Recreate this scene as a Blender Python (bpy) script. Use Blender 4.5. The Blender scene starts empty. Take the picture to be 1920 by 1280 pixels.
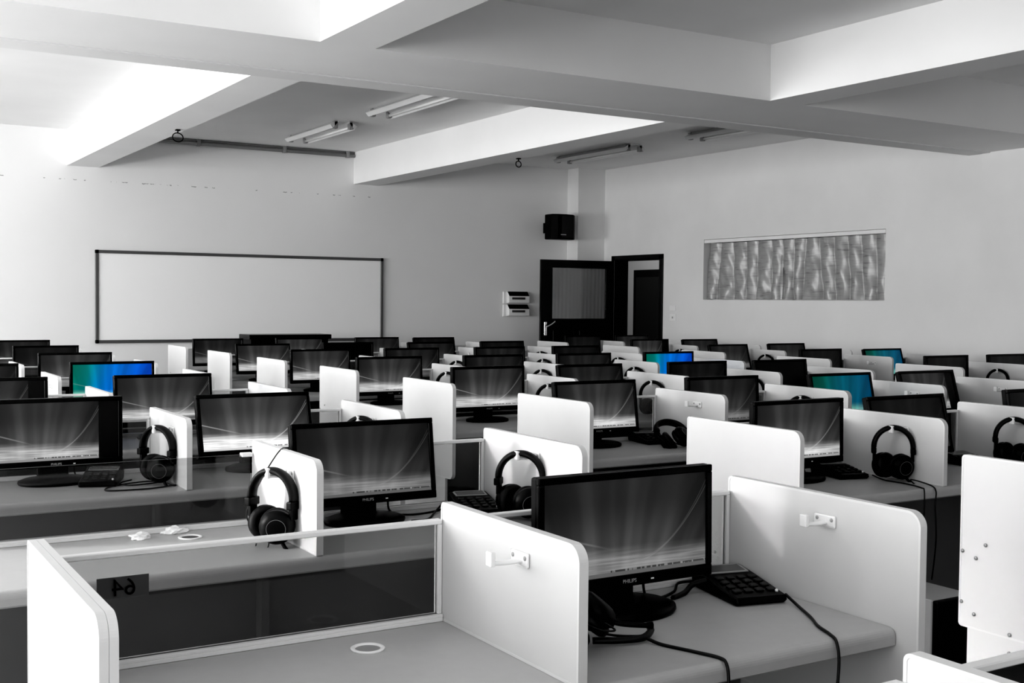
import bpy, bmesh, math, random
from mathutils import Vector, Matrix
random.seed(7)
PI = math.pi
S = 1.25                       # metres per row-pitch unit
ZC = 1.4306                    # camera height
scene = bpy.context.scene
COL = scene.collection

def W(x, y, z):                # survey units (camera at 0,0,0) -> metres
    return Vector((x*S, y*S, z*S+ZC))
ZD = -.5565*S+ZC               # desk top
ZP = -.349*S+ZC                # partition top

# ------------------------------------------------------------------ camera
f_px = 2191.367
R3 = ((.855044401, -.518464498, .009676642), (.009541702, .034388192, .999363001), (.518466999, .854407407, -.034350465))
cd = bpy.data.cameras.new('camera'); cam = bpy.data.objects.new('camera', cd); COL.objects.link(cam)
cd.sensor_width = 36; cd.lens = f_px/1920*36; cd.clip_start = .05; cd.clip_end = 200
M = Matrix.Identity(4)
for i in range(3):
    M[i][0] = R3[0][i]; M[i][1] = R3[1][i]; M[i][2] = -R3[2][i]
M[2][3] = ZC
cam.matrix_world = M
scene.camera = cam

def pix(p):
    d = Vector(p)-Vector((0, 0, ZC))
    w = d.dot(Vector(R3[2]))
    if w < .05: return None
    return (960+f_px*d.dot(Vector(R3[0]))/w, 640-f_px*d.dot(Vector(R3[1]))/w)
def seen(pts, m=0):
    q = [pix(p) for p in pts]; q = [a for a in q if a]
    if not q: return False
    us = [a[0] for a in q]; vs = [a[1] for a in q]
    return max(us) > m and min(us) < 1920-m and max(vs) > m and min(vs) < 1280-m

# ------------------------------------------------------------------ materials
def mat(name, g, rough=.5, metal=0, spec=.5, noise=0, nscale=20, bump=0, col=None):
    m = bpy.data.materials.new(name); m.use_nodes = True
    nt = m.node_tree; b = nt.nodes['Principled BSDF']
    c = col or (g, g, g)
    b.inputs['Base Color'].default_value = (*c, 1); b.inputs['Roughness'].default_value = rough
    b.inputs['Metallic'].default_value = metal; b.inputs['Specular IOR Level'].default_value = spec
    if noise or bump:
        tc = nt.nodes.new('ShaderNodeTexCoord'); n = nt.nodes.new('ShaderNodeTexNoise')
        n.inputs['Scale'].default_value = nscale; n.inputs['Detail'].default_value = 6
        nt.links.new(tc.outputs['Object'], n.inputs['Vector'])
        if noise:
            r = nt.nodes.new('ShaderNodeMapRange')
            r.inputs['From Min'].default_value = .3; r.inputs['From Max'].default_value = .7
            r.inputs['To Min'].default_value = 1-noise; r.inputs['To Max'].default_value = 1+noise*.3
            mx = nt.nodes.new('ShaderNodeVectorMath'); mx.operation = 'SCALE'
            mx.inputs[0].default_value = c
            nt.links.new(n.outputs['Fac'], r.inputs['Value']); nt.links.new(r.outputs[0], mx.inputs['Scale'])
            nt.links.new(mx.outputs[0], b.inputs['Base Color'])
        if bump:
            bp = nt.nodes.new('ShaderNodeBump'); bp.inputs['Strength'].default_value = bump; bp.inputs['Distance'].default_value = .01
            nt.links.new(n.outputs['Fac'], bp.inputs['Height']); nt.links.new(bp.outputs[0], b.inputs['Normal'])
    return m

MT = {}
MT['wall'] = mat('painted_plaster', .80, .9, spec=.1, noise=.05, nscale=1.5)
MT['ceil'] = mat('ceiling_paint', .88, .95, spec=.05, noise=.04, nscale=1.2)
MT['strip'] = mat('ceiling_paint_shaded', .80, .95, spec=.05, noise=.04, nscale=1.2)  # darker tone painted in for the faint shading the shallow step barely gives
MT['floor'] = mat('floor_tiles', .42, .45, noise=.15, nscale=4)
MT['panel'] = mat('white_laminate', .66, .42, spec=.3, noise=.02, nscale=8)
MT['trim'] = mat('white_edge_band', .72, .35, spec=.4)
MT['desk'] = mat('desk_laminate', .46, .38, spec=.35, noise=.03, nscale=30)
MT['modesty'] = mat('grey_board', .10, .6, noise=.05, nscale=10)
MT['alu'] = mat('white_aluminium', .74, .32, spec=.5)
MT['black'] = mat('black_plastic', .004, .45, spec=.12)
MT['blackgloss'] = mat('glossy_black_plastic', .004, .25, spec=.15)
MT['foam'] = mat('black_leatherette', .005, .5, spec=.2, bump=.1, nscale=200)
MT['cable'] = mat('black_rubber', .006, .5, spec=.3)
MT['chrome'] = mat('chrome', .8, .18, metal=1)
MT['screw'] = mat('steel_screw', .35, .3, metal=1)
MT['white'] = mat('white_plastic', .85, .3, spec=.5)
MT['greymark'] = mat('grey_print', .35, .5)
MT['dgrey'] = mat('dark_grey_print', .05, .5)
MT['darkwood'] = mat('dark_painted_wood', .008, .4, spec=.25, noise=.2, nscale=6)
MT['frame'] = mat('board_frame', .11, .4, metal=.3)
MT['board'] = mat('whiteboard_enamel', .96, .25, spec=.3)
MT['lcd'] = mat('grey_lcd', .10, .2, spec=.5)
MT['tube'] = mat('fluorescent_tube_off', .85, .25)
MT['fitting'] = mat('light_fitting_metal', .7, .4)
MT['conduit'] = mat('grey_conduit', .3, .5)
MT['tissue'] = mat('crumpled_white_paper', .9, .9, spec=.1, bump=.4, nscale=40)
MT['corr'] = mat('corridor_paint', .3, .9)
MT['towerside'] = mat('grey_metal_case', .42, .4, noise=.03)
MT['sticker'] = mat('dark_number_sticker', .40, .6)

def glass_mat(tr=.74):
    m = bpy.data.materials.new('tinted_glass'); m.use_nodes = True; nt = m.node_tree; nt.nodes.clear()
    o = nt.nodes.new('ShaderNodeOutputMaterial'); t = nt.nodes.new('ShaderNodeBsdfTransparent'); g = nt.nodes.new('ShaderNodeBsdfGlossy')
    t.inputs['Color'].default_value = (tr, tr, tr, 1); g.inputs['Roughness'].default_value = .02; g.inputs['Color'].default_value = (.8, .8, .8, 1)
    fr = nt.nodes.new('ShaderNodeFresnel'); fr.inputs['IOR'].default_value = 1.45
    mx = nt.nodes.new('ShaderNodeMixShader')
    nt.links.new(fr.outputs[0], mx.inputs[0]); nt.links.new(t.outputs[0], mx.inputs[1]); nt.links.new(g.outputs[0], mx.inputs[2]); nt.links.new(mx.outputs[0], o.inputs[0])
    return m
MT['glass'] = glass_mat()
MT['clearglass'] = glass_mat(.96)

def crack_wall():
    m = mat('plaster_with_crack_line', .84, .9, spec=.1); nt = m.node_tree; b = nt.nodes['Principled BSDF']
    geo = nt.nodes.new('ShaderNodeNewGeometry'); sep = nt.nodes.new('ShaderNodeSeparateXYZ'); nt.links.new(geo.outputs['Position'], sep.inputs[0])
    def mth(op, a, bb=None):
        n = nt.nodes.new('ShaderNodeMath'); n.operation = op
        for i, v in enumerate((a, bb)):
            if v is None: continue
            if isinstance(v, (int, float)): n.inputs[i].default_value = v
            else: nt.links.new(v, n.inputs[i])
        return n.outputs[0]
    n1 = nt.nodes.new('ShaderNodeTexNoise'); n1.inputs['Scale'].default_value = 14; n1.inputs['Detail'].default_value = 8
    nt.links.new(geo.outputs['Position'], n1.inputs['Vector'])
    n2 = nt.nodes.new('ShaderNodeTexNoise'); n2.inputs['Scale'].default_value = 1.3; n2.inputs['Detail'].default_value = 2
    nt.links.new(geo.outputs['Position'], n2.inputs['Vector'])
    wob = mth('MULTIPLY', mth('SUBTRACT', n1.outputs['Fac'], .5), .06)
    d = mth('ABSOLUTE', mth('ADD', mth('SUBTRACT', sep.outputs['Z'], 1.035*S+ZC), wob))
    line = mth('LESS_THAN', d, .005)
    gate = mth('GREATER_THAN', n1.outputs['Fac'], .57)
    gate2 = mth('LESS_THAN', sep.outputs['X'], 6.1)
    k = mth('MULTIPLY', mth('MULTIPLY', line, gate), gate2)
    v = mth('SUBTRACT', .84, mth('MULTIPLY', k, .45))
    big = mth('MULTIPLY', mth('SUBTRACT', n2.outputs['Fac'], .5), .05)
    cb = nt.nodes.new('ShaderNodeCombineColor'); vv = mth('ADD', v, big)
    for i in range(3): nt.links.new(vv, cb.inputs[i])
    nt.links.new(cb.outputs[0], b.inputs['Base Color'])
    return m
MT['wallfront'] = crack_wall()

def curtain_mat():
    m = mat('moire_satin', .42, .32, spec=.8); nt = m.node_tree; b = nt.nodes['Principled BSDF']
    tc = nt.nodes.new('ShaderNodeTexCoord'); mp = nt.nodes.new('ShaderNodeMapping'); mp.inputs['Scale'].default_value = (2, 5, 45)
    n = nt.nodes.new('ShaderNodeTexNoise'); n.inputs['Scale'].default_value = 1.2; n.inputs['Detail'].default_value = 3
    rp = nt.nodes.new('ShaderNodeValToRGB')
    rp.color_ramp.elements[0].position = .30; rp.color_ramp.elements[0].color = (.19, .19, .19, 1)
    rp.color_ramp.elements[1].position = .42; rp.color_ramp.elements[1].color = (.31, .31, .31, 1)
    e = rp.color_ramp.elements.new(.68); e.color = (.36, .36, .36, 1); e = rp.color_ramp.elements.new(.74); e.color = (.5, .5, .5, 1)
    nt.links.new(tc.outputs['Object'], mp.inputs[0]); nt.links.new(mp.outputs[0], n.inputs['Vector'])
    nt.links.new(n.outputs['Fac'], rp.inputs[0]); nt.links.new(rp.outputs[0], b.inputs['Base Color'])
    return m
MT['curtain'] = curtain_mat()
MT['sheer'] = mat('pale_curtain', .85, .8)

def screen_mat(name, gain, colour=False, bottom=1.0, off=False, bar=False, hue=0):
    """desktop wallpaper with aurora streaks, drawn from the screen's own UV"""
    m = bpy.data.materials.new(name); m.use_nodes = True; nt = m.node_tree; b = nt.nodes['Principled BSDF']
    b.inputs['Base Color'].default_value = (.004, .004, .004, 1); b.inputs['Roughness'].default_value = .35; b.inputs['Specular IOR Level'].default_value = .2
    if off: return m
    uv = nt.nodes.new('ShaderNodeUVMap'); sp = nt.nodes.new('ShaderNodeSeparateXYZ'); nt.links.new(uv.outputs[0], sp.inputs[0])
    def mth(op, a, bb=None, c=None, clamp=False):
        n = nt.nodes.new('ShaderNodeMath'); n.operation = op; n.use_clamp = clamp
        for i, v in enumerate((a, bb, c)):
            if v is None: continue
            if isinstance(v, (int, float)): n.inputs[i].default_value = v
            else: nt.links.new(v, n.inputs[i])
        return n.outputs[0]
    def rng(v, a, bb, c, d, smooth=True):
        n = nt.nodes.new('ShaderNodeMapRange'); n.interpolation_type = 'SMOOTHSTEP' if smooth else 'LINEAR'
        for i, q in enumerate((a, bb, c, d)): n.inputs[i+1].default_value = q
        nt.links.new(v, n.inputs[0]); return n.outputs[0]
    X, Y = sp.outputs['X'], sp.outputs['Y']
    if bar: X = mth('DIVIDE', X, .84)
    def noise(vx, vy, sx, sy, det=2):
        cb = nt.nodes.new('ShaderNodeCombineXYZ'); nt.links.new(mth('MULTIPLY', vx, sx), cb.inputs[0]); nt.links.new(mth('MULTIPLY', vy, sy), cb.inputs[1])
        n = nt.nodes.new('ShaderNodeTexNoise'); n.inputs['Scale'].default_value = 1; n.inputs['Detail'].default_value = det
        nt.links.new(cb.outputs[0], n.inputs['Vector']); return n.outputs['Fac']
    # fanned vertical rays
    fx = mth('ADD', X, mth('MULTIPLY', mth('MULTIPLY', mth('SUBTRACT', X, .35), mth('SUBTRACT', 1.0, Y)), .55))
    rays = rng(noise(fx, Y, 6.5, .3, 1.5), .36, .76, 0, 1)
    up = rng(Y, .25, .8, .085, .035)
    side = rng(mth('ABSOLUTE', mth('SUBTRACT', X, .45)), .1, .6, 1.25, .45)
    upper = mth('MULTIPLY', mth('MULTIPLY', up, side), mth('ADD', mth('MULTIPLY', rays, .75), .62))
    # bright horizon sweeping across the bottom
    edge = mth('ADD', .285, mth('MULTIPLY', mth('SUBTRACT', X, .5), -.05))
    low = rng(mth('SUBTRACT', edge, Y), -.04, .16, 0, 1)
    strk = rng(noise(X, Y, 2.2, 30, 3), .35, .7, .5, 1.15)
    lower = mth('MULTIPLY', mth('MULTIPLY', low, strk), .5*bottom)
    # thin arcs
    def line(d, w, amp):
        return mth('MULTIPLY', rng(mth('ABSOLUTE', d), 0, w, 1, 0), amp)
    xr = mth('SUBTRACT', X, .52)
    arc1 = line(mth('SUBTRACT', Y, mth('ADD', .12, mth('MULTIPLY', mth('POWER', mth('MAXIMUM', xr, 0), 2.0), 3.2))), .013, .13*bottom)
    arc2 = line(mth('SUBTRACT', Y, mth('ADD', .16, mth('MULTIPLY', mth('POWER', mth('MAXIMUM', mth('SUBTRACT', X, .56), 0), 2.0), 3.9))), .011, .10*bottom)
    gate = rng(X, .52, .68, 0, 1)
    l1 = mth('MULTIPLY', line(mth('SUBTRACT', Y, mth('SUBTRACT', .50, mth('MULTIPLY', X, .55))), .018, .16), rng(X, .1, .45, 1, 0))
    val = mth('ADD', mth('ADD', upper, lower), mth('ADD', l1, mth('MULTIPLY', mth('ADD', arc1, arc2), gate)))
    # task bar with small dark marks
    tb = mth('LESS_THAN', Y, .045)
    val = mth('ADD', mth('MULTIPLY', val, mth('SUBTRACT', 1, tb)), mth('MULTIPLY', tb, .30*bottom))
    mk = mth('MULTIPLY', mth('LESS_THAN', mth('ABSOLUTE', mth('SUBTRACT', Y, .055)), .010), mth('GREATER_THAN', X, .38))
    mk = mth('MULTIPLY', mk, mth('GREATER_THAN', noise(X, Y, 40, 3), .46))
    val = mth('MULTIPLY', val, mth('SUBTRACT', 1, mth('MULTIPLY', mk, .75)))
    if bar: val = mth('MULTIPLY', val, mth('LESS_THAN', X, 1.0))
    val = mth('MULTIPLY', val, gain)
    if colour:
        rp = nt.nodes.new('ShaderNodeValToRGB'); e = rp.color_ramp.elements
        e[0].position = 0; e[0].color = (.0, .16, .11, 1) if hue else (.0, .22, .16, 1)
        e[1].position = 1; e[1].color = (.0, .14, .30, 1) if hue else (.0, .07, .62, 1)
        q = e.new(.16); q.color = (.0, .2, .16, 1) if hue else (.0, .26, .26, 1)
        q = e.new(.42); q.color = (.0, .24, .34, 1) if hue else (.0, .22, .75, 1)
        nt.links.new(mth('ADD', X, mth('MULTIPLY', mth('SUBTRACT', .5, Y), .1)), rp.inputs[0])
        lo = nt.nodes.new('ShaderNodeMix'); lo.data_type = 'RGBA'
        nt.links.new(mth('MULTIPLY', rng(Y, .32, .1, 0, 1), rng(X, .3, .95, 1, .25)), lo.inputs[0])
        nt.links.new(rp.outputs[0], lo.inputs[6]); lo.inputs[7].default_value = (.03, .6, .33, 1)
        sc = nt.nodes.new('ShaderNodeVectorMath'); sc.operation = 'SCALE'
        nt.links.new(lo.outputs[2], sc.inputs[0])
        k = mth('ADD', mth('MULTIPLY', mth('ADD', mth('MULTIPLY', rays, .5), .55), gain), mth('MULTIPLY', lower, .4*gain))
        nt.links.new(k, sc.inputs['Scale'])
        ad = nt.nodes.new('ShaderNodeVectorMath'); ad.operation = 'ADD'; nt.links.new(sc.outputs[0], ad.inputs[0])
        cb = nt.nodes.new('ShaderNodeCombineXYZ'); lv = mth('MULTIPLY', mth('ADD', l1, lower), .5*gain)
        for i in range(3): nt.links.new(lv, cb.inputs[i])
        nt.links.new(cb.outputs[0], ad.inputs[1]); nt.links.new(ad.outputs[0], b.inputs['Emission Color'])
    else:
        cb = nt.nodes.new('ShaderNodeCombineColor')
        for i in range(3): nt.links.new(val, cb.inputs[i])
        nt.links.new(cb.outputs[0], b.inputs['Emission Color'])
    b.inputs['Emission Strength'].default_value = 1
    return m
SCR = {
 'front': screen_mat('screen_front', .75, bottom=.55),
 'mid': screen_mat('screen_mid', 1.15, bottom=1.0),
 'bright': screen_mat('screen_bright', 1.5, bottom=1.35),
 'dim': screen_mat('screen_dim', .55, bottom=.6),
 'vdim': screen_mat('screen_very_dim', .25, bottom=.5),
 'off': screen_mat('screen_off', 0, off=True),
 'bar': screen_mat('screen_narrow_image', 1.0, bottom=.9, bar=True),
 'blue': screen_mat('screen_blue', 1.1, colour=True),
 'teal': screen_mat('screen_teal', .6, colour=True, hue=1),
}

# ------------------------------------------------------------------ geometry helpers
def BM(): return bmesh.new()
def box(bm, x0, x1, y0, y1, z0, z1, bev=0, seg=2, mtx=None):
    vs = [bm.verts.new(p) for p in ((x0, y0, z0), (x1, y0, z0), (x1, y1, z0), (x0, y1, z0), (x0, y0, z1), (x1, y0, z1), (x1, y1, z1), (x0, y1, z1))]
    fs = [bm.faces.new([vs[i] for i in q]) for q in ((3, 2, 1, 0), (4, 5, 6, 7), (0, 1, 5, 4), (1, 2, 6, 5), (2, 3, 7, 6), (3, 0, 4, 7))]
    out = vs
    if bev:
        es = list({e for f in fs for e in f.edges})
        r = bmesh.ops.bevel(bm, geom=es, offset=bev, segments=seg, profile=.5, affect='EDGES')
        out = list({v for f in r['faces'] for v in f.verts} | {v for v in vs if v.is_valid})
    if mtx is not None: bmesh.ops.transform(bm, matrix=mtx, verts=[v for v in out if v.is_valid])
    return bm
def prism(bm, pts, axis, a, b, bev=0, seg=2):
    """polygon pts (2D) extruded between a and b along axis 0/1/2"""
    def P(p, t):
        q = [p[0], p[1]]; q.insert(axis, t); return q
    lo = [bm.verts.new(P(p, a)) for p in pts]; hi = [bm.verts.new(P(p, b)) for p in pts]
    n = len(pts); fs = [bm.faces.new(lo), bm.faces.new(hi[::-1])]
    for i in range(n): fs.append(bm.faces.new((lo[(i+1) % n], lo[i], hi[i], hi[(i+1) % n])))
    bmesh.ops.recalc_face_normals(bm, faces=fs)
    if bev:
        es = [e for e in set(fs[0].edges) | set(fs[1].edges)]
        bmesh.ops.bevel(bm, geom=es, offset=bev, segments=seg, profile=.5, affect='EDGES')
    return bm
def smoothpath(pts, n=8):
    P = [Vector(p) for p in pts]
    if len(P) < 3: return P
    out = []
    for i in range(len(P)-1):
        p0 = P[max(i-1, 0)]; p1 = P[i]; p2 = P[i+1]; p3 = P[min(i+2, len(P)-1)]
        for k in range(n):
            t = k/n
            out.append(.5*((2*p1)+(p2-p0)*t+(2*p0-5*p1+4*p2-p3)*t*t+(3*p1-p0-3*p2+p3)*t**3))
    out.append(P[-1]); return out
def tube(bm, pts, r, seg=8, closed=False, flat=None):
    pts = [Vector(p) for p in pts]; n = len(pts); rings = []
    up = None
    for i, p in enumerate(pts):
        if closed: t = pts[(i+1) % n]-pts[i-1]
        else: t = pts[min(i+1, n-1)]-pts[max(i-1, 0)]
        if t.length < 1e-9: t = Vector((0, 0, 1))
        t.normalize()
        if up is None:
            up = Vector((0, 0, 1)) if abs(t.z) < .9 else Vector((0, 1, 0))
            if flat: up = Vector(flat)
        if flat: up = Vector(flat)
        a = t.cross(up); a.normalize(); u2 = a.cross(t); u2.normalize()
        if not flat: up = u2
        rr = r(i/(n-1)) if callable(r) else r
        ra, rb = rr if isinstance(rr, tuple) else (rr, rr)
        rings.append([bm.verts.new(p+a*math.cos(k*2*PI/seg)*ra+u2*math.sin(k*2*PI/seg)*rb) for k in range(seg)])
    m = n if closed else n-1
    for i in range(m):
        A, B = rings[i], rings[(i+1) % n]
        for k in range(seg):
            f = bm.faces.new((A[k], A[(k+1) % seg], B[(k+1) % seg], B[k])); f.smooth = True
    if not closed:
        bm.faces.new(rings[0][::-1]); bm.faces.new(rings[-1])
    return bm
def lathe(bm, prof, seg=28, mtx=None, cap=True):
    rings = []
    for r, z in prof:
        rings.append([bm.verts.new((r*math.cos(k*2*PI/seg), r*math.sin(k*2*PI/seg), z)) for k in range(seg)])
    allv = [v for q in rings for v in q]
    for A, B in zip(rings, rings[1:]):
        for k in range(seg):
            f = bm.faces.new((A[k], A[(k+1) % seg], B[(k+1) % seg], B[k])); f.smooth = True
    if cap:
        bm.faces.new(rings[0][::-1]); bm.faces.new(rings[-1])
    if mtx is not None: bmesh.ops.transform(bm, matrix=mtx, verts=allv)
    return bm
def obj(name, bm, m, parent=None, recalc=True):
    if recalc: bmesh.ops.recalc_face_normals(bm, faces=bm.faces[:])
    me = bpy.data.meshes.new(name); bm.to_mesh(me); bm.free()
    me.materials.append(MT[m] if isinstance(m, str) else m)
    o = bpy.data.objects.new(name, me); COL.objects.link(o)
    if parent is not None: o.parent = parent
    return o
def tag(o, label, cat, group=None):
    o['label'] = label; o['category'] = cat
    if group: o['group'] = group
    return o
def thing(name, label, cat, loc=(0, 0, 0), rz=0, group=None):
    o = bpy.data.objects.new(name, None); COL.objects.link(o); o.empty_display_size = .1
    o.location = loc; o.rotation_euler = (0, 0, rz)
    return tag(o, label, cat, group)
def struct(name, bm, m):
    o = obj(name, bm, m); o['kind'] = 'structure'; return o
def dup(root, loc, rz, label, group=None):
    r = root.copy(); COL.objects.link(r); r.location = loc; r.rotation_euler = (0, 0, rz); r['label'] = label
    if group: r['group'] = group
    for ch in list(root.children):
        c = ch.copy(); COL.objects.link(c); c.parent = r
        for g in list(ch.children):
            d = g.copy(); COL.objects.link(d); d.parent = c
    return r
def local(root):
    return (Matrix.Translation(root.location) @ root.rotation_euler.to_matrix().to_4x4()).inverted()
def cable(root, pts, r=.0028, name='cable', n=8):
    """cable through world points, a part of root"""
    L = local(root)
    return obj(name, tube(BM(), [L @ p for p in smoothpath(pts, n)], r, 6), 'cable', root)
def text_obj(name, body, size, m, parent, loc, rot, ext=.0006):
    cu = bpy.data.curves.new('lettering', 'FONT'); cu.body = body; cu.size = size; cu.extrude = ext
    cu.align_x = 'CENTER'; cu.align_y = 'CENTER'
    t = bpy.data.objects.new('lettering', cu); COL.objects.link(t)
    dg = bpy.context.evaluated_depsgraph_get()
    me = bpy.data.meshes.new_from_object(t.evaluated_get(dg)); bpy.data.objects.remove(t)
    me.name = name; me.materials.clear(); me.materials.append(MT[m])
    o = bpy.data.objects.new(name, me); COL.objects.link(o); o.parent = parent; o.location = loc; o.rotation_euler = rot
    return o

# ------------------------------------------------------------------ room shell
XW, YW = 7.62*S, 10.81*S
XL, YB = -4.45, -3.6
ZCEIL = 1.465*S+ZC; ZSOF = 1.15*S+ZC
struct('floor', box(BM(), XL-.2, XW+2.6, YB-.2, YW+4, -.1, 0), 'floor')
struct('ceiling', box(BM(), XL-.2, XW+.2, YB-.2, YW+.2, ZCEIL, ZCEIL+.15), 'ceil')
struct('wall_front', box(BM(), XL-.2, XW+.2, YW, YW+.2, 0, ZCEIL), 'wallfront')
struct('wall_back', box(BM(), XL-.2, XW+.2, YB-.2, YB, 0, ZCEIL), 'wall')
# right wall with the doorway and the high window
DY0, DY1, DZ = 9.561*S, 10.43*S, .497*S+ZC
WY0, WY1, WZ0, WZ1 = 6.648*S, 8.92*S, .034*S+ZC, .626*S+ZC
bm = BM()
T = .2
for y0, y1, z0, z1 in ((YB, WY0, 0, ZCEIL), (WY0, WY1, 0, WZ0), (WY0, WY1, WZ1, ZCEIL), (WY1, DY0, 0, ZCEIL), (DY0, DY1, DZ, ZCEIL), (DY1, YW, 0, ZCEIL)):
    box(bm, XW, XW+T, y0, y1, z0, z1)
struct('wall_right', bm, 'wall')
# left wall with tall windows
bm = BM(); wins = []
box(bm, XL-T, XL, YB, YW, 0, .85); box(bm, XL-T, XL, YB, YW, 2.75, ZCEIL)
ys = [YB]
y = YB+.5
while y < YW-1.5:
    wins.append((y, min(y+2.5, YW-.5))); y += 3.1
prev = YB
for a, b in wins:
    box(bm, XL-T, XL, prev, a, .85, 2.75); prev = b
box(bm, XL-T, XL, prev, YW, .85, 2.75)
struct('wall_left', bm, 'wall')
for i, (a, b) in enumerate(wins):
    bm = BM()
    for y0, y1, z0, z1 in ((a, b, .85, .9), (a, b, 2.7, 2.75), (a, a+.05, .9, 2.7), (b-.05, b, .9, 2.7), ((a+b)/2-.03, (a+b)/2+.03, .9, 2.7)):
        box(bm, XL-.12, XL-.06, y0, y1, z0, z1)
    struct('window_%d' % (i+2), bm, 'alu')
# beams
bx0, bx1 = (1.985*S, 2.255*S), (4.70*S, 4.965*S)
XB0, XB1 = 4.95*S, 5.86*S
bm = BM(); box(bm, XL, XW, XB0, XB1, ZSOF, ZCEIL); struct('ceiling_beam', bm, 'ceil')
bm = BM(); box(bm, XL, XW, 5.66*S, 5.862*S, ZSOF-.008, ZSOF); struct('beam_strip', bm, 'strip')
for q in (bx0, bx1):
    for y0, y1 in ((YB, XB0), (XB1, YW)):
        struct('cross_beam', box(BM(), q[0], q[1], y0, y1, ZSOF, ZCEIL), 'ceil')
# column in the far corner, shallow pilaster under the beam
struct('wall_column', box(BM(), 7.263*S, XW, 10.60*S, YW, 0, ZCEIL), 'wall')
struct('wall_pilaster', box(BM(), XW-.025, XW, 4.95*S, 5.73*S, 0, ZSOF), 'wall')
# corridor behind the door
bm = BM()
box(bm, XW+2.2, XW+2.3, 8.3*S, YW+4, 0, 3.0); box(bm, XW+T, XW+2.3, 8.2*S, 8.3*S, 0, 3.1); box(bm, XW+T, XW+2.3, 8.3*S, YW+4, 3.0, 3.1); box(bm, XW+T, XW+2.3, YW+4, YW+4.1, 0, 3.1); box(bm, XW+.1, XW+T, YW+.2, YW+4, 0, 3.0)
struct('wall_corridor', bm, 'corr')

# door_1: black frame in the right wall, leaf swung open against the far wall
door = bpy.data.objects.new('door_1', None); COL.objects.link(door); door.location = (XW, DY1, 0); door['kind'] = 'structure'
L = local(door)
bm = BM(); fw = .055
for y0, y1, z0, z1 in ((DY0-fw*.3, DY0+fw, 0, DZ), (DY1-fw, DY1+fw*.3, 0, DZ), (DY0-fw*.3, DY1+fw*.3, DZ-fw, DZ+.012)):
    box(bm, -.02, T+.02, y0-DY1, y1-DY1, z0, z1, .004, 1)
obj('door_frame', bm, 'darkwood', door)
lw = 1.10; lt = .042
leaf_rot = math.atan2(.10, -1.0)
leafM = Matrix.Translation((-.03, -.02, 0)) @ Matrix.Rotation(leaf_rot, 4, 'Z')
hz = DZ-.06
gx0, gx1, gz0, gz1 = .10, .93, 1.205, 1.885
bm = BM()
for a, b, z0, z1 in ((0, gx0, .02, hz), (gx1, lw, .02, hz), (gx0, gx1, .02, gz0), (gx0, gx1, gz1, hz)):
    box(bm, a, b, -lt/2, lt/2, z0, z1)
for a, b, z0, z1 in ((.18, .52, .2, 1.05), (.6, .92, .2, 1.05)):
    box(bm, a, b, lt/2, lt/2+.008, z0, z1, .006, 1)
bmesh.ops.transform(bm, matrix=leafM, verts=bm.verts[:])
obj('door_leaf', bm, 'darkwood', door)
bm = BM(); box(bm, gx0, gx1, -.003, .003, gz0, gz1); bmesh.ops.transform(bm, matrix=leafM, verts=bm.verts[:]); obj('door_pane', bm, 'clearglass', door)
bm = BM()
zz = [gz0+.002, gz0+.2, gz0+.45, gz1-.002]
N = 90
rows = []
for z in zz:
    t = (z-gz0)/(gz1-gz0); row = []
    for i in range(N+1):
        s = i/N
        xx = gx0+.004+(gx1-gx0-.008)*s
        amp = .010*(.55+.45*math.sin(s*7+1))*(1 if s > .28 else .5)
        row.append(bm.verts.new((xx, -.02+amp*math.sin(s*95+t*1.2+.8*math.sin(s*13)), z)))
    rows.append(row)
for A, B in zip(rows, rows[1:]):
    for i in range(N):
        f = bm.faces.new((A[i], A[i+1], B[i+1], B[i])); f.smooth = True
bmesh.ops.transform(bm, matrix=leafM, verts=bm.verts[:])
obj('door_curtain', bm, 'sheer', door, recalc=False)
bm = BM()
tube(bm, [(lw-.07, lt/2, 1.10), (lw-.07, lt/2+.05, 1.10)], .011); tube(bm, smoothpath([(lw-.07, lt/2+.05, 1.10), (lw-.13, lt/2+.055, 1.13), (lw-.19, lt/2+.05, 1.17)]), .010)
box(bm, lw-.09, lw-.05, lt/2, lt/2+.006, .98, 1.16, .002, 1)
tube(bm, [(lw-.07, lt/2, 1.02), (lw-.07, lt/2+.02, 1.02)], .014)
bmesh.ops.transform(bm, matrix=leafM, verts=bm.verts[:])
obj('door_handle', bm, 'chrome', door)
# dark door across the corridor
cdoor = bpy.data.objects.new('door_2', None); COL.objects.link(cdoor); cdoor.location = (XW+2.2, 12.2*S, 0); cdoor['kind'] = 'structure'
bm = BM(); box(bm, -.04, 0, -1.6, .17, 0, ZC+.425*S); obj('door_frame', bm, 'darkwood', cdoor)
bm = BM(); box(bm, -.05, -.04, -1.5, .10, .05, ZC+.425*S-.12, .004, 1); obj('door_leaf', bm, mat('corridor_door', .012, .4), cdoor)

# ------------------------------------------------------------------ window_1 with curtain
win = bpy.data.objects.new('window_1', None); COL.objects.link(win); win.location = (XW, (WY0+WY1)/2, WZ0); win['kind'] = 'structure'
hw = (WY1-WY0)/2; hh = WZ1-WZ0
bm = BM(); fr = .03
for y0, y1, z0, z1 in ((-hw, hw, 0, fr), (-hw, hw, hh-fr, hh), (-hw, -hw+fr, 0, hh), (hw-fr, hw, 0, hh), (-.02, .02, 0, hh)):
    box(bm, .13, .17, y0, y1, z0, z1)
obj('window_frame', bm, 'alu', win)
bm = BM(); box(bm, .146, .152, -hw+fr, hw-fr, fr, hh-fr); obj('window_pane', bm, 'glass', win)
cur = thing('window_curtain', 'pleated satin curtain filling the wide high window in the right wall', 'curtain', (XW, (WY0+WY1)/2, WZ0))
bm = BM(); box(bm, .0, .018, -hw+.005, hw-.005, hh-.045, hh-.004, .003, 1); obj('curtain_rail', bm, 'white', cur)
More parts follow.
